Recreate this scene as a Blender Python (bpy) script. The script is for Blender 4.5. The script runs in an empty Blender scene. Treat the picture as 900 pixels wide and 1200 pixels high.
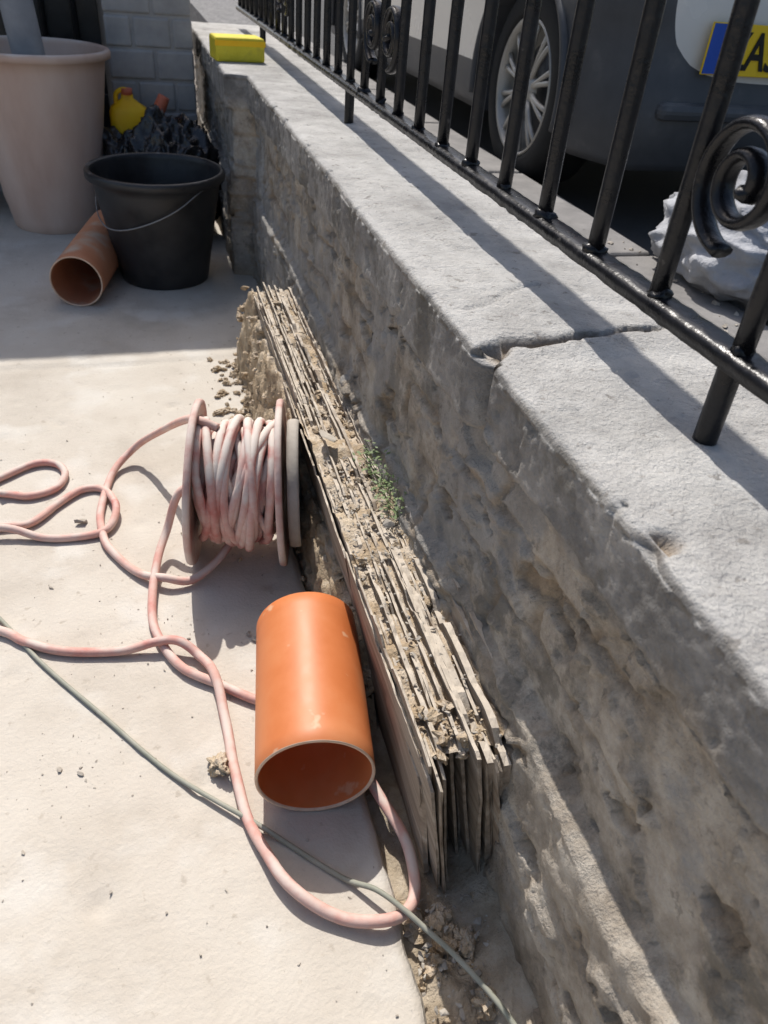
import bpy, bmesh, math, random
from mathutils import Vector, Matrix, noise
random.seed(7)
rad=math.radians
col=bpy.context.scene.collection
def N(x,y,z,s=1.0,o=0.0):
    return noise.noise(Vector((x*s+o,y*s+o*1.7,z*s-o*.6)))
def fb(x,y,z,s,o=0.0,n=3):
    a=0;w=1;t=0
    for i in range(n):
        a+=w*noise.noise(Vector((x*s+o,y*s-o,z*s+o*.3)));t+=w;w*=.55;s*=2.07
    return a/t
def sm(a,b,x):
    t=max(0,min(1,(x-a)/(b-a)));return t*t*(3-2*t)
# ---------------------------------------------------------------- materials
def newmat(name):
    m=bpy.data.materials.new(name);m.use_nodes=True
    return m,m.node_tree.nodes,m.node_tree.links,m.node_tree.nodes['Principled BSDF']
def rgb(c): return (c[0],c[1],c[2],1)
def mat(name,stops,scale=8,rough=.85,bump=.3,bscale=60,bdist=.004,metal=0,stretch=None,dust=None,detail=4,spec=.3,rvar=.1,specks=None,coat=0,big=None):
    m,ns,ln,b=newmat(name)
    tc=ns.new('ShaderNodeTexCoord');mp=ns.new('ShaderNodeMapping')
    ln.new(tc.outputs['Object'],mp.inputs[0])
    if stretch: mp.inputs['Scale'].default_value=stretch
    n1=ns.new('ShaderNodeTexNoise');n1.inputs['Scale'].default_value=scale;n1.inputs['Detail'].default_value=detail;n1.inputs['Roughness'].default_value=.62
    ln.new(mp.outputs[0],n1.inputs['Vector'])
    cr=ns.new('ShaderNodeValToRGB');ln.new(n1.outputs[0],cr.inputs[0])
    el=cr.color_ramp.elements
    k=len(stops)
    for i,c in enumerate(stops):
        p=.3+.4*i/max(1,k-1)
        if i<2: e=el[i];e.position=p
        else: e=el.new(p)
        e.color=rgb(c)
    out=cr.outputs[0]
    def overlay(out,c,sc,th,wd,det=3,amt=1.0):
        n3=ns.new('ShaderNodeTexNoise');n3.inputs['Scale'].default_value=sc;n3.inputs['Detail'].default_value=det
        ln.new(mp.outputs[0],n3.inputs['Vector'])
        r3=ns.new('ShaderNodeMapRange');r3.inputs[1].default_value=th;r3.inputs[2].default_value=th+wd;r3.inputs[4].default_value=amt
        ln.new(n3.outputs[0],r3.inputs[0])
        mx=ns.new('ShaderNodeMixRGB');ln.new(r3.outputs[0],mx.inputs[0]);ln.new(out,mx.inputs[1]);mx.inputs[2].default_value=rgb(c);return mx.outputs[0]
    if specks: out=overlay(out,specks[0],specks[1],specks[2],.06)
    if big: out=overlay(out,big[0],big[1],big[2],.12,4,.75)
    if dust:
        ge=ns.new('ShaderNodeNewGeometry');sx=ns.new('ShaderNodeSeparateXYZ');ln.new(ge.outputs['Normal'],sx.inputs[0])
        n4=ns.new('ShaderNodeTexNoise');n4.inputs['Scale'].default_value=dust[1];n4.inputs['Detail'].default_value=4
        ln.new(tc.outputs['Object'],n4.inputs['Vector'])
        ad=ns.new('ShaderNodeMath');ad.operation='MULTIPLY_ADD';ln.new(sx.outputs['Z'],ad.inputs[0]);ad.inputs[1].default_value=dust[2];ln.new(n4.outputs[0],ad.inputs[2])
        r4=ns.new('ShaderNodeMapRange');r4.inputs[1].default_value=dust[3];r4.inputs[2].default_value=dust[3]+.2
        ln.new(ad.outputs[0],r4.inputs[0])
        mx=ns.new('ShaderNodeMixRGB');ln.new(r4.outputs[0],mx.inputs[0]);ln.new(out,mx.inputs[1]);mx.inputs[2].default_value=rgb(dust[0]);out=mx.outputs[0]
    ln.new(out,b.inputs['Base Color'])
    b.inputs['Metallic'].default_value=metal
    b.inputs['Specular IOR Level'].default_value=spec
    if coat: b.inputs['Coat Weight'].default_value=coat
    mr=ns.new('ShaderNodeMapRange');ln.new(n1.outputs[0],mr.inputs[0]);mr.inputs[1].default_value=.3;mr.inputs[2].default_value=.7
    mr.inputs[3].default_value=max(0.03,rough-rvar);mr.inputs[4].default_value=min(1,rough+rvar);ln.new(mr.outputs[0],b.inputs['Roughness'])
    if bump:
        n2=ns.new('ShaderNodeTexNoise');n2.inputs['Scale'].default_value=bscale;n2.inputs['Detail'].default_value=4;n2.inputs['Roughness'].default_value=.65
        ln.new(mp.outputs[0],n2.inputs['Vector'])
        bp=ns.new('ShaderNodeBump');bp.inputs['Strength'].default_value=bump;bp.inputs['Distance'].default_value=bdist
        ln.new(n2.outputs[0],bp.inputs['Height']);ln.new(bp.outputs[0],b.inputs['Normal'])
    return m
M={}
M['floor']=mat('dusty_concrete',[(.42,.375,.315),(.51,.465,.40),(.56,.52,.455)],scale=3.6,detail=8,rough=.93,bump=.5,bscale=120,bdist=.0035,specks=((.42,.375,.315),46,.65),big=((.575,.545,.49),6.5,.54))
M['dirt']=mat('dirt',[(.25,.195,.135),(.38,.315,.23),(.49,.425,.335)],scale=22,bump=.9,bscale=130,bdist=.006)
M['clay']=mat('clay',[(.29,.21,.13),(.44,.34,.225),(.56,.46,.33)],scale=18,bump=1,bscale=120,bdist=.007,dust=((.54,.46,.36),30,.35,.75))
M['slate']=mat('slate',[(.15,.12,.09),(.28,.23,.18),(.40,.345,.28)],scale=14,bump=.7,bscale=70,bdist=.004,stretch=(4,.35,4),dust=((.55,.485,.40),30,.55,.76))
M['plank']=mat('weathered_board',[(.18,.135,.10),(.30,.245,.19),(.42,.36,.295)],scale=10,bump=.6,bscale=60,bdist=.003,stretch=(4,.3,4),dust=((.54,.48,.40),25,.5,.82))
M['gravel']=mat('rubble',[(.25,.22,.185),(.37,.335,.285),(.49,.45,.385)],scale=35,bump=.5,bscale=200,bdist=.002)
M['black_plastic']=mat('black_plastic',[(.012,.012,.013),(.03,.03,.031)],scale=12,rough=.42,rvar=.12,bump=.12,bscale=60,spec=.5,dust=((.26,.245,.225),14,.2,.74))
M['bin']=mat('bin_plastic',[(.50,.34,.265),(.60,.44,.355),(.66,.52,.435)],scale=5,rough=.6,bump=.15,bscale=30,stretch=(1,1,.35),dust=((.64,.55,.48),7,.25,.64))
M['pale']=mat('pale_plastic',[(.55,.53,.50),(.66,.64,.6)],scale=5,rough=.6,bump=.1)
M['grey_pvc']=mat('grey_pvc',[(.20,.20,.205),(.31,.31,.31)],scale=8,rough=.5,bump=.1)
M['orange']=mat('orange_pvc',[(.50,.145,.043),(.56,.18,.06),(.59,.225,.09)],scale=7,detail=6,rough=.47,rvar=.10,bump=.10,bscale=90,bdist=.001,spec=.40,specks=((.60,.33,.19),26,.655),big=((.56,.25,.12),4.5,.58))
M['orange_dusty']=mat('orange_pvc_dusty',[(.46,.19,.10),(.56,.27,.15)],scale=8,rough=.6,bump=.1,dust=((.50,.40,.31),10,.3,.8))
M['cutrim']=mat('cut_pvc_edge',[(.58,.38,.25),(.70,.54,.41)],scale=60,rough=.8,bump=.3,bscale=200,bdist=.001)
M['hose']=mat('hose_rubber',[(.50,.18,.155),(.59,.36,.31),(.66,.54,.48)],scale=18,rough=.8,bump=.4,bscale=180,bdist=.001,dust=((.64,.57,.51),24,.35,.60))
M['hose_trail']=mat('hose_rubber_floor',[(.55,.23,.195),(.60,.37,.31),(.63,.49,.43)],scale=15,rough=.8,bump=.4,bscale=180,bdist=.001,dust=((.61,.51,.45),22,.3,.70))
M['reel']=mat('reel_flange',[(.45,.20,.17),(.55,.38,.33),(.64,.56,.50)],scale=17,rough=.85,bump=.4,bscale=90,bdist=.002,big=((.63,.57,.51),9,.5))
M['reel_grey']=mat('reel_disc',[(.34,.31,.27),(.50,.46,.41)],scale=18,rough=.8,bump=.4,bscale=90,bdist=.002)
M['cable']=mat('cable_sheath',[(.22,.23,.18),(.36,.35,.29)],scale=20,rough=.6,bump=.1)
M['iron']=mat('black_gloss_iron',[(.005,.005,.006),(.011,.011,.013)],scale=30,rough=.3,rvar=.08,bump=.45,bscale=70,bdist=.003,spec=.32,specks=((.07,.065,.06),60,.71))
M['yellow']=mat('yellow_box',[(.60,.50,.03),(.72,.62,.06)],scale=12,rough=.75,bump=.6,bscale=50,big=((.40,.34,.06),14,.58))
M['red']=mat('red_plastic',[(.55,.13,.07),(.68,.22,.13)],scale=8,rough=.5,bump=.1)
M['yplastic']=mat('yellow_plastic',[(.85,.45,.01),(.9,.6,.02)],scale=8,rough=.4,bump=.1)
M['bag']=mat('bin_liner',[(.008,.008,.009),(.02,.02,.022)],scale=9,rough=.3,bump=.6,bscale=14,bdist=.02,spec=.6)
M['sack']=mat('woven_sack',[(.20,.205,.22),(.34,.35,.37),(.47,.48,.50)],scale=6,rough=.75,bump=.8,bscale=20,bdist=.012,detail=7)
M['leaf']=mat('weed_leaf',[(.09,.14,.05),(.21,.27,.12)],scale=50,rough=.6,bump=.2)
M['asphalt']=mat('asphalt',[(.04,.04,.041),(.065,.064,.062)],scale=12,rough=.9,bump=.7,bscale=160,bdist=.004)
M['paving']=mat('pavement',[(.11,.11,.108),(.17,.165,.16),(.26,.25,.24)],scale=9,detail=7,rough=.9,bump=.7,bscale=90,bdist=.006,specks=((.05,.05,.05),30,.57))
M['kerb']=mat('kerb',[(.16,.155,.15),(.27,.26,.25)],scale=9,rough=.9,bump=.5,bscale=120,bdist=.003)
M['ground']=mat('ground',[(.16,.14,.12),(.25,.22,.19)],scale=2,rough=.95,bump=.4)
M['render']=mat('house_render',[(.30,.29,.28),(.40,.39,.375)],scale=3,rough=.9,bump=.4,bscale=60)
M['gate']=mat('dark_gate',[(.008,.008,.009),(.02,.02,.021)],scale=6,rough=.35,bump=.3,bscale=30,spec=.5)
M['carpaint']=mat('car_paint',[(.70,.68,.61),(.74,.72,.65)],scale=3,rough=.25,rvar=.05,bump=0,metal=0,spec=.5,coat=.8)
M['carwhite']=mat('car_tailgate',[(.66,.65,.61),(.72,.71,.67)],scale=3,rough=.25,rvar=.05,bump=0,spec=.5,coat=.8)
M['cladding']=mat('car_cladding',[(.055,.057,.062),(.085,.088,.093)],scale=6,rough=.42,bump=.1,bscale=200,bdist=.001,dust=((.16,.155,.15),6,.2,.62))
M['tyre']=mat('tyre',[(.012,.012,.012),(.03,.03,.029)],scale=20,rough=.85,bump=.2)
M['glass']=mat('car_glass',[(.01,.012,.014),(.02,.022,.024)],scale=2,rough=.06,rvar=.02,bump=0,spec=.8)
M['alloy']=mat('alloy',[(.34,.33,.30),(.52,.50,.46)],scale=12,rough=.42,metal=.4,bump=0)
M['plate']=mat('plate_yellow',[(.85,.55,.02),(.9,.62,.03)],scale=3,rough=.4,bump=0)
M['plateblue']=mat('plate_blue',[(.02,.08,.4),(.03,.1,.45)],scale=3,rough=.4,bump=0)
M['ink']=mat('plate_ink',[(.01,.01,.01),(.02,.02,.02)],scale=3,rough=.4,bump=0)
M['taillight']=mat('tail_light',[(.35,.01,.01),(.4,.02,.02)],scale=3,rough=.15,bump=0,coat=1)
M['wire']=mat('galvanised_wire',[(.2,.2,.2),(.35,.35,.35)],metal=.5,rough=.4,bump=0)
M['pier']=mat('painted_brick',[(.30,.295,.29),(.42,.41,.40)],scale=10,rough=.8,bump=.5,bscale=60)
def wallmat():
    m,ns,ln,b=newmat('weathered_cement_render')
    tc=ns.new('ShaderNodeTexCoord');ge=ns.new('ShaderNodeNewGeometry')
    def noi(s,d=5,r=.65):
        n=ns.new('ShaderNodeTexNoise');n.inputs['Scale'].default_value=s;n.inputs['Detail'].default_value=d;n.inputs['Roughness'].default_value=r
        ln.new(tc.outputs['Object'],n.inputs['Vector']);return n.outputs[0]
    def ramp(inp,st):
        r=ns.new('ShaderNodeValToRGB');ln.new(inp,r.inputs[0]);e=r.color_ramp.elements
        for i,(p,c) in enumerate(st):
            if i<2: q=e[i];q.position=p
            else: q=e.new(p)
            q.color=rgb(c)
        return r.outputs[0]
    def const(c):
        q=ns.new('ShaderNodeRGB');q.outputs[0].default_value=rgb(c);return q.outputs[0]
    def rng(inp,a,b_,c=0,d=1):
        f=ns.new('ShaderNodeMapRange');ln.new(inp,f.inputs[0]);f.inputs[1].default_value=a;f.inputs[2].default_value=b_;f.inputs[3].default_value=c;f.inputs[4].default_value=d;return f.outputs[0]
    def mix(f,a,c):
        x=ns.new('ShaderNodeMixRGB')
        ln.new(f,x.inputs[0]);ln.new(a,x.inputs[1]);ln.new(c,x.inputs[2]);return x.outputs[0]
    n11=noi(14,8,.72)
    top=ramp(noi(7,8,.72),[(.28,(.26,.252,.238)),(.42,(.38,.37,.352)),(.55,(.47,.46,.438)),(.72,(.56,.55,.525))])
    low=ramp(n11,[(.3,(.19,.16,.125)),(.44,(.31,.27,.22)),(.56,(.42,.375,.315)),(.72,(.54,.50,.43))])
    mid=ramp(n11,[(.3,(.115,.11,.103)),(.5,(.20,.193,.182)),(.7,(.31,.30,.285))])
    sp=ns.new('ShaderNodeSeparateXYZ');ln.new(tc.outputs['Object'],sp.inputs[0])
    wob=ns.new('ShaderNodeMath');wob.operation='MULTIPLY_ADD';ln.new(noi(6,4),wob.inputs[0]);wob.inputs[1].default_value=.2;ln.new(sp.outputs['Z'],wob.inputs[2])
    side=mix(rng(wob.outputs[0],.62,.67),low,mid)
    side=mix(rng(noi(4.2,6,.6),.48,.52,0,.85),side,ramp(n11,[(.3,(.22,.21,.195)),(.7,(.38,.365,.34))]))
    side=mix(rng(noi(5.1,7,.7),.55,.60,0,.6),side,const((.13,.12,.10)))
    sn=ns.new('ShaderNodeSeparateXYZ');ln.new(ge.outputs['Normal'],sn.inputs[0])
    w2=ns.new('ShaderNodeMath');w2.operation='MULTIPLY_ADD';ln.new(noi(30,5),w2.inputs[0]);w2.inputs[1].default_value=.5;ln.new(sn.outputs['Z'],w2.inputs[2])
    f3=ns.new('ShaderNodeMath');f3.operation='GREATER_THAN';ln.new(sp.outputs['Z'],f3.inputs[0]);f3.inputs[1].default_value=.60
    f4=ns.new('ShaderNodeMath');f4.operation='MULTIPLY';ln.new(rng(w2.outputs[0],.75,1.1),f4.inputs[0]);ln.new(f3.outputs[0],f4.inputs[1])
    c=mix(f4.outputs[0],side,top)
    c=mix(rng(noi(3.3,7,.7),.58,.68,0,.45),c,const((.56,.545,.51)))
    c=mix(rng(noi(50,4,.7),.60,.67,0,.6),c,const((.17,.155,.135)))
    c=mix(rng(noi(2.1,6,.75),.58,.68,0,.5),c,const((.21,.205,.195)))
    at=ns.new('ShaderNodeAttribute');at.attribute_name='earth'
    c=mix(at.outputs['Fac'],c,ramp(n11,[(.3,(.17,.12,.075)),(.7,(.39,.30,.20))]))
    ln.new(c,b.inputs['Base Color']);b.inputs['Roughness'].default_value=.95;b.inputs['Specular IOR Level'].default_value=.2
    bp=ns.new('ShaderNodeBump');bp.inputs['Strength'].default_value=1;bp.inputs['Distance'].default_value=.005;ln.new(noi(170,4,.7),bp.inputs['Height'])
    bp2=ns.new('ShaderNodeBump');bp2.inputs['Strength'].default_value=.4;bp2.inputs['Distance'].default_value=.012;ln.new(noi(40,5,.6),bp2.inputs['Height']);ln.new(bp.outputs[0],bp2.inputs['Normal'])
    ln.new(bp2.outputs[0],b.inputs['Normal'])
    return m
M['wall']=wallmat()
# ---------------------------------------------------------------- helpers
def mesh_obj(name,vs,fs,m,smooth=True,parent=None,idx=None):
    me=bpy.data.meshes.new(name);me.from_pydata([tuple(v) for v in vs],[],fs);me.update()
    ms=m if isinstance(m,list) else [m]
    for q in ms: me.materials.append(q)
    if idx: me.polygons.foreach_set('material_index',idx)
    if smooth: me.polygons.foreach_set('use_smooth',[True]*len(me.polygons))
    o=bpy.data.objects.new(name,me);col.objects.link(o)
    if parent: o.parent=parent
    return o
def empty(name,loc=(0,0,0)):
    o=bpy.data.objects.new(name,None);col.objects.link(o);o.location=loc;o.empty_display_size=.05;return o
def bevel(o,w=.004,s=2):
    b=o.modifiers.new('b','BEVEL');b.width=w;b.segments=s;b.limit_method='ANGLE'
def box(name,lo,hi,m,parent=None,bv=.003,rot=None):
    x0,y0,z0=lo;x1,y1,z1=hi
    vs=[(x0,y0,z0),(x1,y0,z0),(x1,y1,z0),(x0,y1,z0),(x0,y0,z1),(x1,y0,z1),(x1,y1,z1),(x0,y1,z1)]
    fs=[(0,3,2,1),(4,5,6,7),(0,1,5,4),(1,2,6,5),(2,3,7,6),(3,0,4,7)]
    o=mesh_obj(name,vs,fs,m,False,parent)
    if bv: bevel(o,bv)
    return o
def catmull(P,sub=8,closed=False):
    P=[Vector(p) for p in P];out=[]
    n=len(P)
    for i in range(n-1):
        p0=P[i-1] if i>0 else P[0]*2-P[1];p1=P[i];p2=P[i+1];p3=P[i+2] if i+2<n else P[-1]*2-P[-2]
        for j in range(sub):
            t=j/sub;t2=t*t;t3=t2*t
            out.append(.5*((2*p1)+(-p0+p2)*t+(2*p0-5*p1+4*p2-p3)*t2+(-p0+3*p1-3*p2+p3)*t3))
    out.append(P[-1]);return out
def tube_data(P,r,seg=10,cap=True,flat=1.0,up=None):
    vs=[];fs=[];n=len(P);nrm=None
    for i,p in enumerate(P):
        t=(P[min(i+1,n-1)]-P[max(i-1,0)])
        if t.length<1e-9:t=Vector((0,0,1))
        t.normalize()
        if nrm is None:
            a=Vector((0,0,1)) if abs(t.z)<.9 else Vector((1,0,0))
            if up is not None:a=Vector(up)
            nrm=(a-t*a.dot(t)).normalized()
        else:
            nrm=(nrm-t*nrm.dot(t)).normalized()
        bn=t.cross(nrm)
        rr=r(i/(n-1)) if callable(r) else r
        for k in range(seg):
            a=2*math.pi*k/seg
            vs.append(p+nrm*math.cos(a)*rr+bn*math.sin(a)*rr*flat)
    for i in range(n-1):
        for k in range(seg):
            k2=(k+1)%seg
            fs.append((i*seg+k,i*seg+k2,(i+1)*seg+k2,(i+1)*seg+k))
    if cap:
        fs.append(tuple(range(seg))[::-1]);fs.append(tuple((n-1)*seg+k for k in range(seg)))
    return vs,fs
class Acc:
    def __init__(s): s.v=[];s.f=[];s.i=[]
    def add(s,vs,fs,mi=0):
        b=len(s.v);s.v+=list(vs);s.f+=[tuple(q+b for q in f) for f in fs];s.i+=[mi]*len(fs)
def tube(name,P,r,m,parent=None,seg=10,**k):
    v,f=tube_data(P,r,seg,**k);return mesh_obj(name,v,f,m,True,parent)
def lathe(profile,seg=64,M4=None,wob=0,sd=0):
    vs=[];fs=[];n=len(profile)
    for k in range(seg):
        a=2*math.pi*k/seg
        for (r,z) in profile:
            rr=r*(1+wob*N(math.cos(a)*1.5,math.sin(a)*1.5,z*3,1,sd))
            v=Vector((rr*math.cos(a),rr*math.sin(a),z))
            vs.append(M4@v if M4 else v)
    for k in range(seg):
        k2=(k+1)%seg
        for i in range(n-1):
            fs.append((k*n+i,k2*n+i,k2*n+i+1,k*n+i+1))
    return vs,fs
def grid(nx,ny,fn):
    vs=[fn(i,j) for j in range(ny) for i in range(nx)]
    fs=[(j*nx+i,j*nx+i+1,(j+1)*nx+i+1,(j+1)*nx+i) for j in range(ny-1) for i in range(nx-1)]
    return vs,fs
_ico={}
def ico(sub):
    if sub not in _ico:
        bm=bmesh.new();bmesh.ops.create_icosphere(bm,subdivisions=sub,radius=1)
        _ico[sub]=([v.co.copy() for v in bm.verts],[tuple(v.index for v in f.verts) for f in bm.faces]);bm.free()
    return _ico[sub]
def rock(acc,loc,size,sub=2,amp=.45,mi=0,sq=(1,1,.75)):
    vs,fs=ico(sub);o=random.uniform(0,99)
    q=Matrix.Rotation(random.uniform(0,6.3),4,'Z')@Matrix.Rotation(random.uniform(-.9,.9),4,'X')
    sx=size*sq[0]*random.uniform(.7,1.3);sy=size*sq[1]*random.uniform(.7,1.2);sz=size*sq[2]*random.uniform(.7,1.1)
    out=[]
    for v in vs:
        d=1+amp*N(v.x,v.y,v.z,1.2,o)+amp*.45*N(v.x,v.y,v.z,2.9,o)
        if sub>2: d+=amp*.35*N(v.x,v.y,v.z,6,o)+amp*.2*N(v.x,v.y,v.z,13,o)
        w=v*d
        w=q@Vector((w.x*sx,w.y*sy,w.z*sz))
        out.append(w+Vector(loc))
    acc.add(out,fs,mi)
HULL=[]
for k in range(18):
    bm=bmesh.new()
    for i in range(random.choice([9,12,16])):
        p=Vector((random.gauss(0,1),random.gauss(0,1),random.gauss(0,1))).normalized()*random.uniform(.75,1.1);bm.verts.new(p)
    r=bmesh.ops.convex_hull(bm,input=bm.verts)
    bmesh.ops.delete(bm,geom=[v for v in bm.verts if not v.link_faces],context='VERTS')
    bm.verts.index_update();HULL.append(([v.co.copy() for v in bm.verts],[tuple(v.index for v in f.verts) for f in bm.faces]));bm.free()
def chip(acc,loc,size,sq=(1,.8,.5),mi=0,tilt=.5):
    vs,fs=random.choice(HULL)
    q=Matrix.Rotation(random.uniform(0,6.3),4,'Z')@Matrix.Rotation(random.uniform(-tilt,tilt),4,'X')
    s=Vector((size*sq[0]*random.uniform(.6,1.3),size*sq[1]*random.uniform(.6,1.2),size*sq[2]*random.uniform(.6,1.2)))
    L=Vector(loc);acc.add([q@Vector((v.x*s.x,v.y*s.y,v.z*s.z))+L for v in vs],fs,mi)
def clod(acc,loc,size):
    if size<.004: chip(acc,loc,size,(1,.9,.8));return
    rock(acc,loc,size,3 if size>.009 else 2,.75,0,(1,.85,.65))
    for i in range(4):
        a=random.uniform(0,6.3);r=size*random.uniform(.6,1.0)
        chip(acc,(loc[0]+r*math.cos(a),loc[1]+r*math.sin(a),loc[2]-size*.1),size*random.uniform(.15,.4),(1,.9,.8))
# ---------------------------------------------------------------- ground, patio
box('ground',(-60,-60,-.3),(60,60,-.09),M['ground'],bv=0)
xs=[-8,-5,-3,-2,-1.5,-1.1]+[-.9+.0125*i for i in range(90)]
ys=[-5,-2,-.8]+[-.4+.0125*i for i in range(240)]+[2.7,2.9,3.2,3.6,4.0]
def edge(y): 
    e=.210+.006*N(0,y,0,3)+.005*N(0,y,0,17)+.004*N(0,y,0,60)
    if y>1.25: e+=.02*sm(1.25,1.5,y)
    if y>2.1: e+=.14*sm(2.08,2.2,y)
    return e
def ff(i,j):
    y=ys[j]
    if i>=len(xs): 
        k=i-len(xs);return (edge(y)+[0,.004,.006][k],y,[-.002,-.008,-.08][k])
    x=xs[i]
    e=edge(y)
    if x>-.9: x=-.9+(x+.9)*(e+.9)/(xs[-1]+.9)
    z=.0030*fb(x,y,0,5)+.0014*fb(x,y,0,30,3)
    p=fb(x,y,0,24,9,2)
    if p>.34: z-=.005*(p-.34)/.2
    z-=.004*math.exp(-((y-2.07-.01*N(x,0,0,4))/.008)**2)
    if y>2.07: z+=.003
    return (x,y,z)
v,f=grid(len(xs)+3,len(ys),ff)
mesh_obj('patio_floor',v,f,M['floor'])
def df(i,j):
    x=.195+.0075*i;y=-.5+.0125*j
    h=-.028+.022*fb(x,y,0,12,4,4)+.018*fb(x,y,0,45,2,3)+.035*sm(.29,.37,x)
    return (x+.004*N(x,y,0,30,8),y,h)
v,f=grid(27,300,df)
mesh_obj('dirt_strip',v,f,M['dirt'])
# ---------------------------------------------------------------- garden wall
ysw=[];y=-.5
while y<4.4:
    ysw.append(y);y+=.0042 if y<1.3 else .008
prof=[('o',0)]
for i in range(46): prof.append(('t',.66-i*.0069))
for i in range(1,7): prof.append(('r',i/6))
n=150
for i in range(n+1): prof.append(('f',i/n))
CR=[(.20,.690),(.329,.701),(.387,.739),(.444,.742),(.505,.753),(.60,.762),(.70,.772)]
def crk(x):
    for a,b in zip(CR,CR[1:]):
        if x<=b[0]: return a[1]+(b[1]-a[1])*max(0,(x-a[0]))/(b[0]-a[0])+.009*N(x,0,0,30)+.004*N(x,0,0,90)
    return CR[-1][1]
earth=[]
def wf(i,j):
    y=ysw[j];k,t=prof[i];ea=0
    near=sm(.74,.69,y)
    ch=sm(.18,.30,fb(0,y,0,15,7,3))*.012
    xe=.334+.012*near+.004*N(0,y,0,3.5)+.003*fb(0,y,0,20,0,3)
    back=sm(2.73,2.76,y); xe=xe-.07*back
    zt=.647-.006*near+.003*fb(0,y,0,4)
    if k=='o': earth.append(0);return (.668,y,.2)
    if k=='t':
        fr=(.66-t)/(.66-.3495); x=.66-(.66-(xe+.012))*fr
        z=zt+.0020*fb(x,y,0,9)+.0012*fb(x,y,0,45,5,3)
        pit=fb(x,y,0,30,17,2)
        z-=.002*sm(.33,.4,pit)
        c=y-crk(x)
        wd=.0050+.004*N(x,y,0,20)+.005*sm(.46,.40,x)
        if x<.60: z-=.022*math.exp(-(c/wd)**2);ea=.8*math.exp(-(c/wd)**2)
        z-=.024*sm(.018,.006,abs(y-.717-(x-.34)*.5))*sm(.385,.35,x)
        hole=math.exp(-((y-.378)/.016)**2-((x-.36)/.018)**2)
        z-=.014*sm(.3,.7,hole);ea=max(ea,.8*sm(.3,.7,hole))
        c2=y-(.86+.55*(x-.4)+.012*N(x,y,0,25)); 
        if .36<x<.5: z-=.006*math.exp(-(c2/.0045)**2)
        earth.append(ea);return (x,y,z)
    if k=='r':
        a=t*math.pi/2;r=.012
        c=y-crk(.335)
        ins=.016*math.exp(-(c/.007)**2)+.026*sm(.02,.008,abs(y-.715))
        ins+=.010*math.exp(-((y-.378)/.014)**2)
        earth.append(min(.6,ins*20))
        return (xe+r-r*math.sin(a)+ins*math.sin(a)+ch*.8,y,zt-r+r*math.cos(a)-ins*.5*math.cos(a)-ch*.7*math.cos(a))
    z=(zt-.012)-(zt-.012+.10)*t
    zc=.552+.014*N(0,y,0,5,3)+.008*fb(0,y,0,22,0,3)
    zp=.30+.02*N(0,y,0,3.1,9)+.010*fb(0,y,0,17,0,3)
    up=sm(zc-.004,zc+.002,z)
    pl=sm(zp+.006,zp-.006,z)
    rec=.020+.006*N(0,y,z,2.5,5)
    x=xe+(1-up)*rec-pl*(.016+.012*sm(.7,.4,y))
    x+=ch*.8*sm(zt-.07,zt-.01,z)
    x+=up*(.002*fb(0,y,z,14,1)+.003*fb(0,y,z,75,2,3))
    fl=fb(0,y,z,9,61,4)
    x+=up*.005*sm(.17,.20,fl)
    lo=1-up
    wy=y+.03*fb(0,y,z,12,71,3);wz=z+.02*fb(0,y,z,14,81,3)
    row=wz/.095;ri=math.floor(row);fz=row-ri
    cx=wy/.23+ri*.43;ci=math.floor(cx);fy=cx-ci
    jd=min(min(fz,1-fz)*.095,min(fy,1-fy)*.23)
    jm=sm(.14,-.04,fb(0,y,z,3.3,12,3))
    jt=sm(.009,.002,jd)*jm
    x+=lo*.007*jt; ea=max(ea,.6*jt)
    x+=lo*jm*.004*noise.cell(Vector((ri*3.7+.5,ci*5.3+.5,1.5))) 
    x+=lo*(.006*fb(0,y,z,6,21,4)+.0035*fb(0,y,z,40,6,4))
    f1=fb(0,y,z,5.5,91,5);s1=sm(.04,.052,f1);x+=lo*.006*s1*(1-pl*.5)
    f2=fb(0,y,z*1.4,9,33,4);s2=sm(.24,.28,f2);x+=lo*.012*s2;ea=max(ea,.8*s2)
    f3=fb(0,y*.8,z*2.2,6,55,4);x-=lo*.006*sm(.18,.21,f3)
    if up>.1:
        c=y-crk(.335); x+=up*.018*math.exp(-(c/.006)**2)
    ea=max(ea*lo,.75*sm(.09,-.02,z+.05*fb(0,y,z,9,0,3)))
    earth.append(ea)
    return (x,y,z)
v,f=grid(len(prof),len(ysw),wf)
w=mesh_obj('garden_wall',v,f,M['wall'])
at=w.data.attributes.new('earth','FLOAT','POINT');at.data.foreach_set('value',earth)
bm=bmesh.new();bm.from_mesh(w.data)
bmesh.ops.recalc_face_normals(bm,faces=bm.faces);bm.to_mesh(w.data);bm.free()
# ---------------------------------------------------------------- street side
box('pavement',(.655,-40,.0),(1.22,40,.36),M['paving'],bv=.004)
acc=Acc()
for k in range(-6,12):
    y0=k*.92+.02;x0,x1=1.222,1.36
    acc.add([(x0,y0,.1),(x1,y0,.1),(x1,y0+.9,.1),(x0,y0+.9,.1),(x0,y0,.365),(x1,y0,.365),(x1,y0+.9,.365),(x0,y0+.9,.365)],
        [(0,3,2,1),(4,5,6,7),(0,1,5,4),(1,2,6,5),(2,3,7,6),(3,0,4,7)])
o=mesh_obj('kerb',acc.v,acc.f,M['kerb'],False);bevel(o,.012,3)
box('road',(1.361,-40,.0),(9,40,.28),M['asphalt'],bv=0)
box('pavement',(9.0,-40,.0),(40,40,.38),M['paving'],bv=0)
acc=Acc();rs=random.Random(11)
for i in range(260):
    chip(acc,(rs.uniform(.68,1.35),rs.uniform(.7,2.4),.366),rs.choice([.003,.005,.008,.014]))
mesh_obj('street_debris',acc.v,acc.f,M['gravel'],False)
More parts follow.
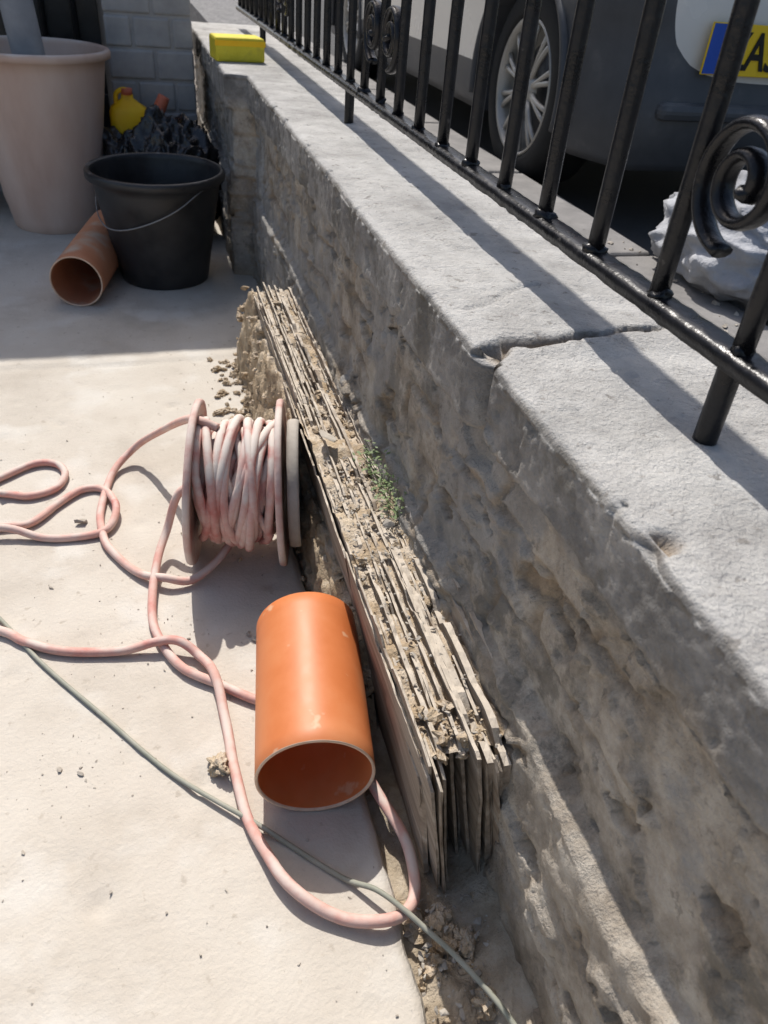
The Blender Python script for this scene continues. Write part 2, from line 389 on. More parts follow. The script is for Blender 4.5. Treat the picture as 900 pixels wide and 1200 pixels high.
# ---------------------------------------------------------------- railing
rail=empty('iron_railing')
RX=.4955
def barbox(acc,x,y,z0,z1,r=.0098,seg=8):
    n=14;P=[Vector((x+.0012*N(x,y,z,6),y+.0012*N(x,y,z,6,5),z)) for z in [z0+(z1-z0)*q/n for q in range(n+1)]]
    v,f=tube_data(P,r,seg);acc.add(v,f)
acc=Acc()
for k in range(-6,27):
    barbox(acc,RX,.647+.1375*k,.722,1.62,.0102,12)
mesh_obj('bars',acc.v,acc.f,M['iron'],True,rail)
def railbar(name,z,h,w):
    Pn=600;vs=[];fs=[]
    pr=((-1,-1),(-1,.3),(-.85,.75),(-.55,1),(0,1.05),(.55,1),(.85,.75),(1,.3),(1,-1));q=len(pr)
    for j in range(Pn):
        y=-.5+4.75*j/(Pn-1)
        for i,(a,c) in enumerate(pr):
            b=.0012*N(0,y,0,22)+.0012*N(i*.6,y,0,60)
            vs.append((RX+a*(w/2+b),y,z+c*(h/2+b)))
    for j in range(Pn-1):
        for k in range(q):
            k2=(k+1)%q;fs.append((j*q+k,(j+1)*q+k,(j+1)*q+k2,j*q+k2))
    fs.append(tuple(range(q)));fs.append(tuple((Pn-1)*q+k for k in range(q))[::-1])
    mesh_obj(name,vs,fs,M['iron'],True,rail)
railbar('bottom_rail',.728,.016,.036)
railbar('top_rail',1.625,.014,.036)
acc=Acc()
for y in (-.98,.515,2.02,3.5):
    barbox(acc,RX,y,.63,.724,.012,12)
mesh_obj('legs',acc.v,acc.f,M['iron'],True,rail)
acc=Acc()
def scroll(acc,cy,cz,R0,sgn,flip=1):
    P=[]
    for i in range(90):
        t=i/89;a=-math.pi*.5+t*math.pi*3.7
        r=R0*(1-.78*t**.85)
        P.append(Vector((RX,cy+sgn*r*math.cos(a),cz+flip*r*math.sin(a))))
    v,f=tube_data(P,lambda t:.0064+.003*(t>.97),10,flat=1.9,up=None);acc.add(v,f)
for cy in (.440,.578,1.683,1.82,2.92,3.06):
    s=1 if cy in (.440,1.683,2.92) else -1
    scroll(acc,cy,.862,.060,-s)
    scroll(acc,cy,1.49,.060,-s,-1)
mesh_obj('scrolls',acc.v,acc.f,M['iron'],True,rail)
acc=Acc()
for k in range(-6,27):
    rock(acc,(RX,.647+.1375*k,.735),.014,3,.3)
mesh_obj('weld_beads',acc.v,acc.f,M['iron'],True,rail)
# ---------------------------------------------------------------- slate stack
st=empty('slate_stack')
acc=Acc()
def slab(acc,x,y0,y1,h,th,lean,yaw,jag,mi=0,z0=-.02):
    n=max(4,int((y1-y0)/.012));o=random.uniform(0,50);yc=(y0+y1)/2
    vs=[];fs=[];Z=7
    for j in range(n+1):
        y=y0+(y1-y0)*j/n
        hh=h+jag*fb(0,y,0,11,o,4)*1.8+jag*.5*N(0,y,0,70,o)
        bite=fb(0,y,0,9,o+20,3)
        hh-=.014*sm(.18,.22,bite)
        if min(j,n-j)==0: hh-=.012*random.random()
        for s in (-1,1):
            for q in (range(Z+1) if s<0 else range(Z,-1,-1)):
                z=z0+(hh-z0)*q/Z-(.003*random.random() if (q==Z and s>0) else 0)
                ye=y
                if min(j,n-j)==0: ye+=.016*fb(0,z,0,18,o,3)
                xx=x+lean*z+yaw*(y-yc)+.0022*N(0,y,z,7,o)
                tt=th*.5*(1+.35*N(x,y,z,18,o+3*s))
                vs.append((xx+s*tt,ye,z))
    R_=2*(Z+1)
    for j in range(n):
        for q in range(R_):
            q2=(q+1)%R_
            fs.append((j*R_+q,j*R_+q2,(j+1)*R_+q2,(j+1)*R_+q))
    fs.append(tuple(range(R_))[::-1]);fs.append(tuple(n*R_+q for q in range(R_)))
    acc.add(vs,fs,mi)
xb=.279;k=0
while xb<.376:
    th=random.choice([.0035,.0045,.0055,.0065,.010])
    y=.455+random.choice([0,.01,.03,.06,-.015])+random.uniform(-.01,.01)
    while y<1.95:
        L=random.uniform(.30,.9)
        y1=min(y+L,1.97)
        if y1-y<.06: break
        ht=.258+random.uniform(-.018,.012)+.006*math.sin(k*1.3)
        slab(acc,xb+random.uniform(-.001,.001),y,y1,ht,th,-.165+random.uniform(-.018,.018),random.uniform(-.008,.008),.006,random.choice([0,0,1]))
        y=y1+random.uniform(-.02,.01)
    xb+=th+random.choice([-.0006,0,.001,.003]);k+=1
mesh_obj('slates',acc.v,acc.f,[M['slate'],M['plank']],False,st,acc.i)
acc=Acc()
slab(acc,.368,.565,.96,.30,.010,-.03,-.004,.003,0,.02)
slab(acc,.357,.55,.80,.285,.007,-.02,.008,.003,0,.02)
slab(acc,.366,1.1,1.85,.285,.009,-.03,-.003,.004,0,.02)
slab(acc,.278,.60,.98,.215,.010,-.10,.02,.004,0,-.02)
slab(acc,.272,.485,.66,.19,.008,-.12,.03,.004,0,-.02)
mesh_obj('boards',acc.v,acc.f,M['plank'],False,st)
def silt(i,j):
    x=.238+.0045*i;y=.485+.008*j
    u=sm(.33,.345,x)
    h=.243+.012*fb(x,y,0,16,3,4)+.010*fb(x,y,0,60,5,3)+.014*sm(.1,.4,fb(x*.5,y,0,7,44,3))
    h+=.014*math.exp(-((y-.93)/.10)**2)+.010*math.exp(-((y-1.16)/.12)**2)
    h+=u*(.012+.05*fb(x,y,0,8,77,3)*1.2)
    return (x+.002*N(x,y,0,40),y,h)
v,f=grid(32,184,silt)
mesh_obj('silt',v,f,M['clay'],True,st)
def bank(i,j):
    y=.70+.008*j;u=i/44
    far=sm(1.22,1.4,y)*sm(2.14,1.95,y)
    out=.226-(.050+.025*N(0,y,0,6,2))*far-.014*(1-far)*sm(.7,.85,y)
    H=(.245*far+.15*(1-far)*sm(.70,.85,y))*(1+.3*fb(0,y,0,7,4,3))
    if y>1.97: H*=sm(2.14,1.97,y)
    x=out+(.268-out)*u
    z=H*sm(0,.62,u)-.03
    d=.026*fb(x,y,z,12,3,5)+.018*fb(x,y,z,45,5,3)
    c=fb(x,y,z,20,8,3)
    return (x-d*.9*(u>.02)*(1.1-u)+.025*sm(.15,.22,c)*(u<.8),y+.010*fb(x,y,z,30,9,2),z+d*.8)
v,f=grid(45,182,bank)
mesh_obj('clay_bank',v,f,M['clay'],True)
acc=Acc()
for i in range(190):
    y=random.uniform(1.30,2.10);q=random.random()
    clod(acc,(.232-.04*q,y,.22*(1-q)) if random.random()<.5 else (random.uniform(.12,.2),y,.003),random.choice([.003,.004,.006,.009,.014]))
for i in range(90):
    clod(acc,(random.uniform(.242,.33),.49+random.uniform(-.01,.06),random.uniform(.225,.256)),random.choice([.003,.005,.009]))
for i in range(110):
    clod(acc,(random.uniform(.22,.345),random.uniform(-.1,.44),random.uniform(-.035,-.014)),random.choice([.004,.006,.010,.018]))
for i in range(190):
    y=random.choice([random.gauss(.93,.07),random.gauss(1.15,.10),random.uniform(.5,1.95)])
    if not .49<y<1.94: continue
    clod(acc,(random.uniform(.246,.35),y,.256+random.uniform(-.004,.003)),random.choice([.003,.004,.006,.009]))
for i in range(90):
    clod(acc,(random.gauss(.13,.05),random.choice([random.gauss(1.28,.12),random.gauss(1.75,.15)]),.002),random.choice([.002,.003,.005]))
mesh_obj('clay_clods',acc.v,acc.f,M['clay'],False)
acc=Acc()
chip(acc,(.268,1.142,.285),.024,(1,.8,.25))
chip(acc,(.308,.89,.275),.013,(1,.8,.35))
for i in range(900):
    y=random.choice([random.gauss(.93,.1),random.uniform(.47,1.94),random.uniform(.47,1.94)])
    chip(acc,(random.uniform(.242,.35),y,.260),random.choice([.0012,.002,.003,.0045]))
for i in range(360):
    chip(acc,(random.uniform(.22,.35),random.uniform(-.1,.45),-.015),random.choice([.002,.003,.0045,.007]))
P=[((-.205,1.333,.008),.018),((.101,.940,.004),.012),((.09,.955,.003),.008),((-.214,.738,.002),.006),((-.185,.725,.002),.006),((-.141,.537,.001),.004),
((-.252,.618,.001),.005),((-.252,1.143,.002),.006),((-.073,.495,.001),.004),((.003,.505,.001),.004),((.119,.55,.001),.004),((-.036,.434,.001),.004)]
for p,s in P: chip(acc,p,s)
for i in range(1000):
    q=random.random()
    if q<.30: x=random.gauss(.0,.14);y=random.gauss(1.02,.14)
    elif q<.55: x=.21-abs(random.gauss(0,.06));y=random.uniform(-.1,2.0)
    elif q<.65: x=random.gauss(-.2,.06);y=random.gauss(.73,.07)
    else: x=random.uniform(-.8,.2);y=random.uniform(.2,2.6)
    if x>.2: continue
    chip(acc,(x,y,.0006),random.choice([.0007,.0007,.0007,.001,.001,.0015,.002,.0032])*random.uniform(.7,1.1))
mesh_obj('stone_rubble',acc.v,acc.f,M['gravel'],False)
acc=Acc();rock(acc,(.012,.690,.010),.020,4,.7);mesh_obj('mortar_lump',acc.v,acc.f,M['clay'])
# ---------------------------------------------------------------- weed
acc=Acc()
for i in range(190):
    bx=.338+random.gauss(0,.008);by=random.choice([1.075,1.04,1.0,.965,.93])+random.gauss(0,.014);bz=.268
    h=random.uniform(.004,.036);ox=random.gauss(-.012,.012);oy=random.gauss(0,.010)
    c=Vector((bx+ox,by+oy,bz+h));s=random.uniform(.0025,.006)
    a=random.uniform(0,6.3);d=Vector((math.cos(a),math.sin(a),random.uniform(-.3,.5)))*s;p=Vector((-math.sin(a),math.cos(a),random.uniform(-.3,.3)))*s*.55
    acc.add([c-d,c+p*.9-d*.2,c+d,c-p*.9-d*.2],[(0,1,2,3)])
    if i%3==0:
        v,f=tube_data([Vector((bx,by,bz-.004)),Vector((bx+ox*.6,by+oy*.6,bz+h*.6)),c],.0006,4);acc.add(v,f)
mesh_obj('weed_plant',acc.v,acc.f,M['leaf'],False)
# ---------------------------------------------------------------- orange pipe
def pipe(name,a,b,r,wall,m):
    a=Vector(a);b=Vector(b);L=(b-a).length
    q=(b-a).to_track_quat('Z','Y').to_matrix().to_4x4();q.translation=a
    pr=[(r-wall,.003)]+[(r-wall,L*i/12) for i in range(1,12)]+[(r-wall,L-.002),(r-wall+.0006,L),(r-.001,L),(r,L-.001)]+[(r,L*i/12) for i in range(11,0,-1)]+[(r,.0012),(r-.001,0),(r-wall+.0006,0),(r-wall,.003)]
    v,f=lathe(pr,96,q)
    n=len(pr);idx=[]
    for k in range(96):
        for i in range(n-1):
            idx.append(1 if i in (12,13,n-4,n-3,n-2) else 0)
    return mesh_obj(name,v,f,[m,M['cutrim']],True,None,idx)
pipe('drain_pipe',(.137,.590,.0845),(.178,.871,.0845),.083,.0048,M['orange'])
pipe('drain_pipe',(-.252,2.50,.082),(-.15,3.02,.082),.081,.0048,M['orange_dusty'])
# ---------------------------------------------------------------- bucket, bins
def tub(name,c,rt,rb,h,wall,m,rim=.012,fill=None,wob=0,ribs=(),seg=80):
    root=empty(name,c)
    pr=[(0,.0),(rb*.96,0),(rb,.006)]
    nn=16
    for i in range(1,nn+1):
        z=.006+(h-.03-.006)*i/nn;r=rb+(rt-rb)*z/h
        for (rz,ra) in ribs: r+=ra*math.exp(-((z-rz)/.006)**2)
        pr.append((r,z))
    pr+=[(rt+.002,h-.028),(rt+rim,h-.026),(rt+rim+.001,h-.006),(rt+rim-.004,h),(rt-.002,h),(rt-wall-.002,h-.006)]
    for i in range(nn,-1,-1):
        z=.012+(h-.03)*i/nn;pr.append((rb+(rt-rb)*z/h-wall,z))
    pr.append((0,.012))
    v,f=lathe(pr,seg,None,wob,3)
    mesh_obj('shell',v,f,m,True,root)
    if fill:
        z,mm=fill;r=rb+(rt-rb)*z/h-wall+.0015
        def ffn(i,j):
            a=2*math.pi*i/40;q=r*j/10;x=q*math.cos(a);y=q*math.sin(a)
            return (x,y,z+.012*fb(x,y,0,12,5)*(1-j/12))
        v,f=grid(41,11,ffn);mesh_obj('contents',v,f,mm,True,root)
    return root
b=tub('black_bucket',(.028,2.76,0),.213,.148,.365,.004,M['black_plastic'],.012,(.08,M['dirt']),.01,((.30,.003),(.27,.003)))
hp=[]
for i in range(25):
    t=i/24*math.pi;x=-.220*math.cos(t);s_=math.sin(t)
    hp.append(Vector((x*(1-.25*s_**2),-.02-.185*s_,.335-.13*s_)))
hp[0]=Vector((-.222,0,.34));hp[-1]=Vector((.222,0,.34))
hp=[Vector((p.x*math.cos(-.9)-p.y*math.sin(-.9),p.x*math.sin(-.9)+p.y*math.cos(-.9),p.z)) for p in hp]
tube('handle',hp,.0022,M['wire'],b,8)
b2=tub('plastic_bin',(-.365,3.40,0),.262,.165,.625,.006,M['bin'],.016,(.50,M['gravel']),.012,((.12,.004),(.50,.003)))
mesh_obj('grey_pipe',*lathe([(.05,0),(.05,.9),(.056,.9),(.056,0)],32,Matrix.Translation((.02,-.02,.3))@Matrix.Rotation(-.06,4,'Y')@Matrix.Rotation(.1,4,'X')),M['grey_pvc'],True,b2)
b3=tub('white_tub',(-.83,3.62,0),.21,.17,.40,.006,M['pale'],.012,(.2,M['gravel']))
def blob(name,c,s,m,o,amp=.3,parent=None,fold=0.25,sub=5):
    vs,fs=ico(sub);out=[]
    for v in vs:
        r1=1-abs(N(v.x,v.y,v.z,2.6,o))*2;r2=1-abs(N(v.x,v.y,v.z,5.5,o+9))*2
        d=1+amp*fb(v.x,v.y,v.z,1.6,o,3)+fold*.40*max(0,r1)**2+fold*.12*max(0,r2)**2
        w=Vector((v.x*d*s[0],v.y*d*s[1],v.z*d*s[2]))
        out.append(Vector((c[0]+w.x,c[1]+w.y,max(.002+c[2]-s[2]*.95,c[2]+w.z))))
    return mesh_obj(name,out,fs,m,True,parent)
blob('rubbish_bag',(.10,3.25,.2),(.15,.15,.20),M['bag'],4.2,.4,None,.6,6)
blob('rubbish_bag',(-.06,3.42,.17),(.13,.13,.16),M['bag'],9.2,.4,None,.6,6)
jg=empty('yellow_container',(-.045,3.50,.385))
def jug(i,j):
    a=2*math.pi*i/32;t=j/12
    r=[.0,.85,1,1,1,1,1,1,.98,.9,.6,.32,.30][j]
    ca,sa=math.cos(a),math.sin(a);p=.45
    return (.075*r*abs(ca)**p*(1 if ca>0 else -1),.042*r*abs(sa)**p*(1 if sa>0 else -1),-.09+.17*max(0,(j-1))/11)
v,f=grid(33,13,jug);mesh_obj('body',v,f,M['yplastic'],True,jg)
tube('handle',catmull([(-.045,0,.04),(-.04,0,.08),(-.01,0,.095),(.01,0,.08)],6),.009,M['yplastic'],jg)
tube('cap',[Vector((0,0,.078)),Vector((0,0,.10))],.022,M['red'],jg)
rg=empty('red_tool_handle',(.055,3.44,.36))
tube('grip',catmull([(-.04,0,-.06),(-.01,0,.02),(.02,0,.07),(.04,.0,.11)],6),lambda t:.030-.008*t,M['red'],rg)
yb=empty('yellow_box',(.345,3.08,.645))
box('carton',(-.085,-.06,.002),(.085,.06,.075),M['yellow'],yb,.008);yb.rotation_euler=(0,0,.1)
box('strip',(-.087,-.0615,.05),(.087,-.0600,.066),M['yplastic'],yb,0)
# ---------------------------------------------------------------- hose reel
hr=empty('hose_reel')
A=Vector((.030,1.219,.159));B=Vector((.190,1.188,.159));ax=(B-A).normalized()
q=ax.to_track_quat('Z','Y').to_matrix().to_4x4()
def flange(name,c,m,r=.155,th=.009,hub=.03,tilt=0):
    T=Matrix.Translation(c)@Matrix.Rotation(tilt,4,'Y')@q
    pr=[(hub,-th/2),(r*.55,-th/2),(r*.9,-th/2),(r*.93,-th*.75),(r,-th*.75),(r+.002,-th*.3),(r+.002,th*.3),(r,th*.75),(r*.93,th*.75),(r*.9,th/2),(r*.55,th/2),(hub,th/2),(hub,-th/2)]
    v,f=lathe(pr,72,T,.03,c[0]*30);mesh_obj(name,v,f,m,True,hr)
flange('flange_left',A,M['reel'],.157,.008,.03,.05)
flange('flange_right',B,M['reel'],.158,.008,.03,-.04)
flange('outer_disc',B+ax*.024,M['reel_grey'],.122,.014,.012,-.04)
v,f=lathe([(.05,-.0),(.05,(B-A).length)],32,Matrix.Translation(A)@q);mesh_obj('drum',v,f,M['reel_grey'],True,hr)
W=(B-A).length
side=Vector((0,0,1)).cross(ax).normalized();upv=ax.cross(side)
P=[]
for layer,(r0,turns) in enumerate(((.072,8),(.088,8),(.102,6.5))):
    S=30
    for i in range(int(turns*S)):
        t=i/(turns*S);a=2*math.pi*i/S
        w=.016+(W-.032)*(t if layer%2==0 else 1-t)
        jr=(.004+.006*layer)*N(math.cos(a)*1.2,math.sin(a)*1.2,i/S*.9,1,layer*9)
        jw=(.008+.014*layer)*N(math.cos(a),math.sin(a),i/S*1.3,1.1,layer*5+40)
        w=min(W-.012,max(.012,w+jw))
        sag=.006*layer*max(0,-math.sin(a))
        P.append(A+ax*w+(side*math.cos(a)+upv*math.sin(a))*(r0+jr+sag))
v,f=tube_data(P,.0080,9);mesh_obj('coiled_hose',v,f,M['hose'],True,hr)
acc=Acc();rs=random.Random(9)
for k in range(14):
    w0=rs.uniform(.018,W-.018);w1=min(W-.016,max(.016,w0+rs.uniform(-.08,.08)));dr=rs.uniform(.004,.026);a0=rs.uniform(-.4,.7);a1=a0+rs.uniform(2.8,4.3)
    P=[];sd=rs.uniform(0,6);am=rs.uniform(.006,.018)
    for i in range(44):
        t=i/43;a=a0+(a1-a0)*t+math.pi*.25
        r=.110+dr*math.sin(math.pi*t)+.004*math.sin(5*t+sd)
        w=min(W-.014,max(.014,w0+(w1-w0)*t+am*math.sin(t*4.5+sd)))
        P.append(A+ax*w+(side*math.cos(a)+upv*math.sin(a))*r)
    v,f=tube_data(P,.0082,10);acc.add(v,f)
mesh_obj('slack_loops',acc.v,acc.f,M['hose'],True,hr)
def hz(L,z=.0095):
    return [(p[0],p[1],p[2] if len(p)>2 else z) for p in L]
acc=Acc()
HA=[(.075,1.20,.285),(.043,1.224,.292),(.019,1.306,.245),(-.016,1.459,.14),(-.087,1.552,.045),(-.144,1.497,.012),(-.164,1.386),(-.166,1.297),(-.137,1.210),(-.091,1.142,.012),(-.045,1.109,.022),(.0,1.103,.014),(.05,1.13,.03),(.09,1.17,.05)]
HB=[(.03,1.24,.14),(-.008,1.237,.12),(-.036,1.213,.05),(-.061,1.144,.024),(-.073,1.040,.011),(-.065,.974),(-.033,.901),(.025,.844,.010),(.07,.808),(.10,.790,.0088)]
HC=[(-1.2,1.25),(-.7,1.17),(-.45,1.10),(-.326,1.041),(-.282,1.004),(-.212,.967),(-.129,.951),(-.07,.950,.02),(-.03,.938,.026),(.0,.912,.014),(.020,.86,.022),(.030,.776),(.034,.680),(.044,.594),(.064,.520,.018),(.093,.473,.020),(.140,.432,.012),(.192,.413,.018),(.228,.424,.006),(.247,.452,.003),(.252,.50,.008),(.243,.555,.012),(.230,.60,.012),(.218,.65,.010),(.21,.70,.009)]
HD=[(-.9,1.42),(-.6,1.47),(-.45,1.475),(-.372,1.459),(-.312,1.442),(-.262,1.460),(-.243,1.510),(-.262,1.555),(-.313,1.566),(-.379,1.519),(-.48,1.44),(-.7,1.36)]
HE=[(-.8,1.30),(-.5,1.33),(-.359,1.340),(-.303,1.340),(-.258,1.396),(-.209,1.444),(-.163,1.437),(-.136,1.366,.02),(-.149,1.300,.012),(-.195,1.280),(-.276,1.290),(-.359,1.318,.024),(-.5,1.30),(-.9,1.2)]
for Lh in (HA,HB,HC,HD,HE):
    P=catmull(hz(Lh),9);P=[p+Vector((.003*N(p.x,p.y,0,14),.003*N(p.x,p.y,3,14),0)) for p in P]
    v,f=tube_data(P,.0080,12);acc.add(v,f)
mesh_obj('trailing_hose',acc.v,acc.f,M['hose_trail'],True,hr)
K=[(-.9,1.75),(-.6,1.42),(-.42,1.20),(-.330,1.073),(-.251,.950),(-.155,.823),(-.058,.696),(.052,.585,.012),(.09,.55),(.153,.486),(.19,.452,.022),(.218,.418,.024),(.24,.392,.016),(.266,.358,.010),(.292,.312,.008),(.31,.27,.006),(.33,.2,.006),(.34,.05,.006)]
P=catmull(hz(K,.005),8);tube('electric_cable',P,.0038,M['cable'],None,8)
# ---------------------------------------------------------------- back of the yard
box('house_wall',(-5,4.02,-.08),(-.09,4.3,2.62),M['render'],bv=.01)
ga=empty('metal_gate')
box('panel',(-2.2,3.975,.02),(-.13,4.0,2.3),M['gate'],ga,.004)
acc=Acc()
for i in range(16):
    x=-2.1+i*.125;P=[Vector((x,3.955,.05)),Vector((x,3.955,2.25))];v,f=tube_data(P,.012,8);acc.add(v,f)
mesh_obj('uprights',acc.v,acc.f,M['gate'],True,ga)
for z in (.35,1.2,2.1): box('crossbar',(-2.2,3.945,z),(-.13,3.972,z+.04),M['gate'],ga,.004)
pr=empty('brick_pier')
acc=Acc();random.seed(3)
for r in range(19):
    z0=-.06+r*.112;z1=z0+.104
    cuts=[-.105,.08,.235] if r%2 else [-.105,.0,.15,.235]
    for a,b_ in zip(cuts,cuts[1:]):
        j=random.uniform(-.003,.003)
        acc.add([(a+.004,3.62+j,z0),(b_-.004,3.62+j,z0),(b_-.004,4.0,z0),(a+.004,4.0,z0),(a+.004,3.62+j,z1),(b_-.004,3.62+j,z1),(b_-.004,4.0,z1),(a+.004,4.0,z1)],
            [(0,3,2,1),(4,5,6,7),(0,1,5,4),(1,2,6,5),(2,3,7,6),(3,0,4,7)])
o=mesh_obj('bricks',acc.v,acc.f,M['pier'],False,pr);bevel(o,.010,3)
box('mortar',(-.098,3.628,-.06),(.228,3.99,2.06),M['pier'],pr,0)
# ---------------------------------------------------------------- parked car
car=empty('parked_car')
CX,CY,CZ=2.13,2.32,.28
HW=.775
def zt(y):
    pts=[(0,1.02),(.18,1.30),(.42,1.56),(.9,1.66),(2.3,1.62),(2.75,1.42),(3.25,1.10),(4.2,.93),(4.45,.72),(4.5,.55)]
    for a,b_ in zip(pts,pts[1:]):
        if y<=b_[0]: return a[1]+(b_[1]-a[1])*(y-a[0])/(b_[0]-a[0])
    return .55
ny=88;nz=34
yst=[4.5*(j/(ny-1)) for j in range(ny)]
def hw(y,z,top):
    w=HW
    w*=1-.16*(1-min(1,y/.42))**2.4
    e=4.5-y
    w*=1-.25*(1-min(1,e/.7))**2.2
    w-=.035*sm(.34,.16,z)
    w-=.02*max(0,(z-.75))/.3
    if z>1.02: w-=.17*min(1,(z-1.02)/.6)
    w+=.012*math.exp(-((z-.66)/.05)**2)
    if top-z<.07: w-=.06*((.07-(top-z))/.07)**2
    return w
vs=[];fs=[];idx=[]
for j,y in enumerate(yst):
    top=zt(y)
    for s in (-1,1):
        for i in range(nz):
            z=.20+(top-.20)*i/(nz-1)
            yy=y
            if y<.5:
                yy=y+(1-y/.5)*(-.045*math.exp(-((z-.36)/.14)**2))
            vs.append((CX+s*hw(y,z,top),CY+yy,CZ+z))
def vi(j,s,i): return (j*2+s)*nz+i
def facemat(j,i):
    y=yst[j];top=zt(y);z=.2+(top-.2)*(i+.5)/(nz-1)
    if z<.36: return 1
    if y<.42 and z<.70+.1*sm(.42,.1,y): return 1
    if z>1.04 and z<top-.07 and .25<y<2.95 and not (.42<y<.52) and not (1.5<y<1.58): return 2
    return 0
for j in range(ny-1):
    for i in range(nz-1):
        fs.append((vi(j,0,i),vi(j,0,i+1),vi(j+1,0,i+1),vi(j+1,0,i)));idx.append(facemat(j,i))
        fs.append((vi(j,1,i),vi(j+1,1,i),vi(j+1,1,i+1),vi(j,1,i+1)));idx.append(facemat(j,i))
    fs.append((vi(j,0,nz-1),vi(j,1,nz-1),vi(j+1,1,nz-1),vi(j+1,0,nz-1)));idx.append(2 if (2.35<yst[j]<3.2 or yst[j]<.4) else 0)
    fs.append((vi(j,0,0),vi(j+1,0,0),vi(j+1,1,0),vi(j,1,0)));idx.append(1)
for i in range(nz-1):
    fs.append((vi(0,0,i),vi(0,1,i),vi(0,1,i+1),vi(0,0,i+1)));idx.append(1)
    fs.append((vi(ny-1,0,i),vi(ny-1,0,i+1),vi(ny-1,1,i+1),vi(ny-1,1,i)));idx.append(1)
body=mesh_obj('body',vs,fs,[M['carpaint'],M['cladding'],M['glass']],True,car,idx)
WY=(2.97,2.97+2.75)
R_T=.335
for wy in WY:
    for s in (-1,1):
        v,f=lathe([(0,-.16),(.395,-.16),(.395,.16),(0,.16)],48,Matrix.Translation((CX+s*(HW-.06),wy,CZ+R_T))@Matrix.Rotation(math.pi/2,4,'Y'))
        c=mesh_obj('cut',v,f,M['cladding'],False)
        bm=bmesh.new();bm.from_mesh(c.data);bmesh.ops.remove_doubles(bm,verts=bm.verts,dist=1e-5);bmesh.ops.recalc_face_normals(bm,faces=bm.faces);bm.to_mesh(c.data);bm.free()
        md=body.modifiers.new('x','BOOLEAN');md.object=c;md.operation='DIFFERENCE';md.solver='EXACT'
        bpy.context.view_layer.objects.active=body
        bpy.ops.object.modifier_apply(modifier=md.name)
        bpy.data.objects.remove(c)
def wheel(wy,s):
    x=CX+s*(HW-.035)
    T=Matrix.Translation((x,wy,CZ+R_T))@Matrix.Rotation(s*math.pi/2,4,'Y')
    acc=Acc()
    pr=[(.225,-.10),(.30,-.105),(.325,-.09),(R_T,-.06),(R_T,.0),(R_T,.06),(.325,.085),(.30,.10),(.25,.102),(.232,.095),(.228,.08)]
    pr=[(r,z-.10) for r,z in pr]
    v,f=lathe(pr,72,T);acc.add(v,f,0)
    pr=[(.228,-.02),(.232,-.006),(.226,.0),(.218,-.008),(.212,-.05),(.205,-.12),(.0,-.13)]
    v,f=lathe(pr,72,T);acc.add(v,f,1)
    v,f=lathe([(0,-.012),(.028,-.013),(.035,-.02),(.055,-.024),(.06,-.04)],40,T);acc.add(v,f,1)
    for k in range(10):
        a=2*math.pi*k/10
        for da in (-.07,.07):
            P=[]
            for t in (0,.25,.5,.75,1):
                r=.045+(.222-.045)*t
                aa=a+da*(.4+1.1*t)
                P.append(T@Vector((r*math.cos(aa),r*math.sin(aa),-.03+.01*math.sin(t*3))))
            v,f=tube_data(P,lambda t:.0095+.003*abs(t-.5),6);acc.add(v,f,1)
    v,f=lathe([(.0,-.10),(.15,-.10),(.15,-.08),(.0,-.08)],40,T);acc.add(v,f,2)
    mesh_obj('wheel',acc.v,acc.f,[M['tyre'],M['alloy'],M['cladding']],True,car,acc.i)
    P=[]
    for i in range(41):
        a=math.pi*(-.06+1.12*i/40)
        P.append(Vector((CX+s*(HW+.001),wy+.398*math.cos(a),CZ+R_T+.398*math.sin(a))))
    v,f=tube_data(P,.016,8);mesh_obj('arch_lip',v,f,M['cladding'],True,car)
for wy in WY:
    for s in (-1,1): wheel(wy,s)
box('underbody',(CX-.45,CY+.2,CZ+.15),(CX+.45,CY+4.2,CZ+.21),M['tyre'],car,.01)
vs,fs=grid(22,22,lambda i,j:(CX-.62+1.24*i/21,CY-.022-.018*math.sin(math.pi*j/21)+.05*(abs(i-10.5)/10.5)**6,CZ+.42+.58*j/21))
o=mesh_obj('tailgate',vs,fs,M['carwhite'],True,car);sd=o.modifiers.new('s','SOLIDIFY');sd.thickness=.03;bevel(o,.012,3)
box('bumper_step',(CX-.60,CY-.075,CZ+.355),(CX+.60,CY+.02,CZ+.405),M['cladding'],car,.02)
for s in (-1,1): box('tail_light',(CX+s*.66-.07,CY-.01,CZ+.82),(CX+s*.66+.07,CY+.06,CZ+1.02),M['taillight'],car,.02)
PX=1.645;PZ=.765
box('plate',(PX,CY-.056,PZ),(PX+.57,CY-.048,PZ+.135),M['plate'],car,.002)
box('plate_band',(PX+.002,CY-.0585,PZ+.003),(PX+.055,CY-.0565,PZ+.132),M['plateblue'],car,0)
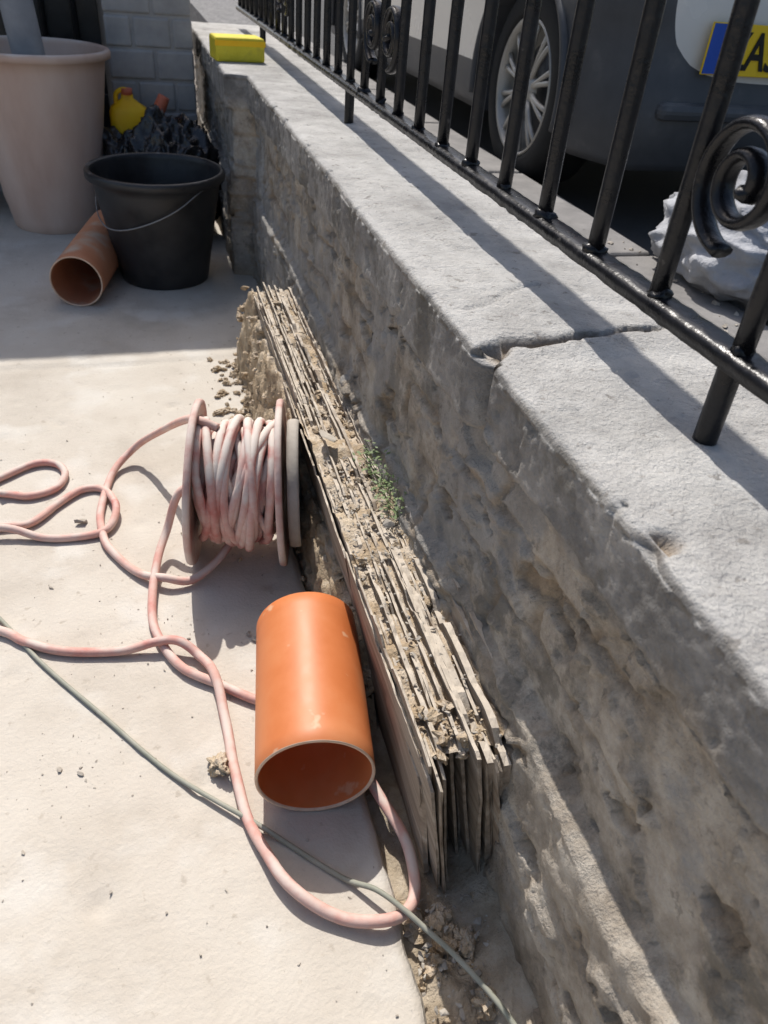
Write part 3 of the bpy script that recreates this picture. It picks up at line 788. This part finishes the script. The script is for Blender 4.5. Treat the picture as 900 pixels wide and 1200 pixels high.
tx=bpy.data.curves.new('plate_text','FONT');tx.body='ZA51 KHR';tx.size=.14;tx.extrude=.001;tx.offset=.002
to=bpy.data.objects.new('plate_text',tx);col.objects.link(to);to.parent=car;to.location=(PX+.07,CY-.0585,PZ+.018);to.rotation_euler=(math.pi/2,0,0);tx.materials.append(M['ink']);to.scale=(.78,1,1)
sk=empty('rubble_sack',(0,0,0))
blob('sack',(1.50,1.60,.46),(.21,.30,.15),M['sack'],6.3,.35,sk,.25,6)
# ---------------------------------------------------------------- light and camera
w=bpy.data.worlds.new('World');bpy.context.scene.world=w;w.use_nodes=True
nt=w.node_tree;sky=nt.nodes.new('ShaderNodeTexSky');sky.sky_type='NISHITA';sky.sun_disc=False
EL=54;AZ=-2.0
sky.sun_elevation=rad(EL);sky.sun_rotation=rad(AZ);sky.dust_density=3.0;sky.ozone_density=.8
bg=nt.nodes['Background'];nt.links.new(sky.outputs[0],bg.inputs[0]);bg.inputs[1].default_value=.15
sl=bpy.data.lights.new('sun','SUN');sl.energy=4.8;sl.angle=rad(.5);sl.color=(1,.955,.90)
so=bpy.data.objects.new('sun',sl);col.objects.link(so)
d=Vector((math.sin(rad(AZ))*math.cos(rad(EL)),math.cos(rad(AZ))*math.cos(rad(EL)),math.sin(rad(EL))))
so.rotation_euler=d.to_track_quat('Z','Y').to_euler();so.location=d*10
R=Vector((.9609,-.2663,.0746));U=Vector((.1029,.5948,.7972));F=Vector((.2567,.7585,-.599)).normalized()
R=(R-F*R.dot(F)).normalized();U=R.cross(F)
cm=bpy.data.cameras.new('camera');co=bpy.data.objects.new('camera',cm);col.objects.link(co)
co.matrix_world=Matrix((( R.x,U.x,-F.x,0),(R.y,U.y,-F.y,0),(R.z,U.z,-F.z,1.0),(0,0,0,1)))
cm.sensor_fit='VERTICAL';cm.sensor_height=24;cm.lens=17.6;cm.clip_start=.02;cm.clip_end=300
cm.dof.use_dof=True;cm.dof.focus_distance=1.1;cm.dof.aperture_fstop=5.6
bpy.context.scene.camera=co
bpy.context.scene.view_settings.view_transform='Standard'
bpy.context.scene.view_settings.look='None'
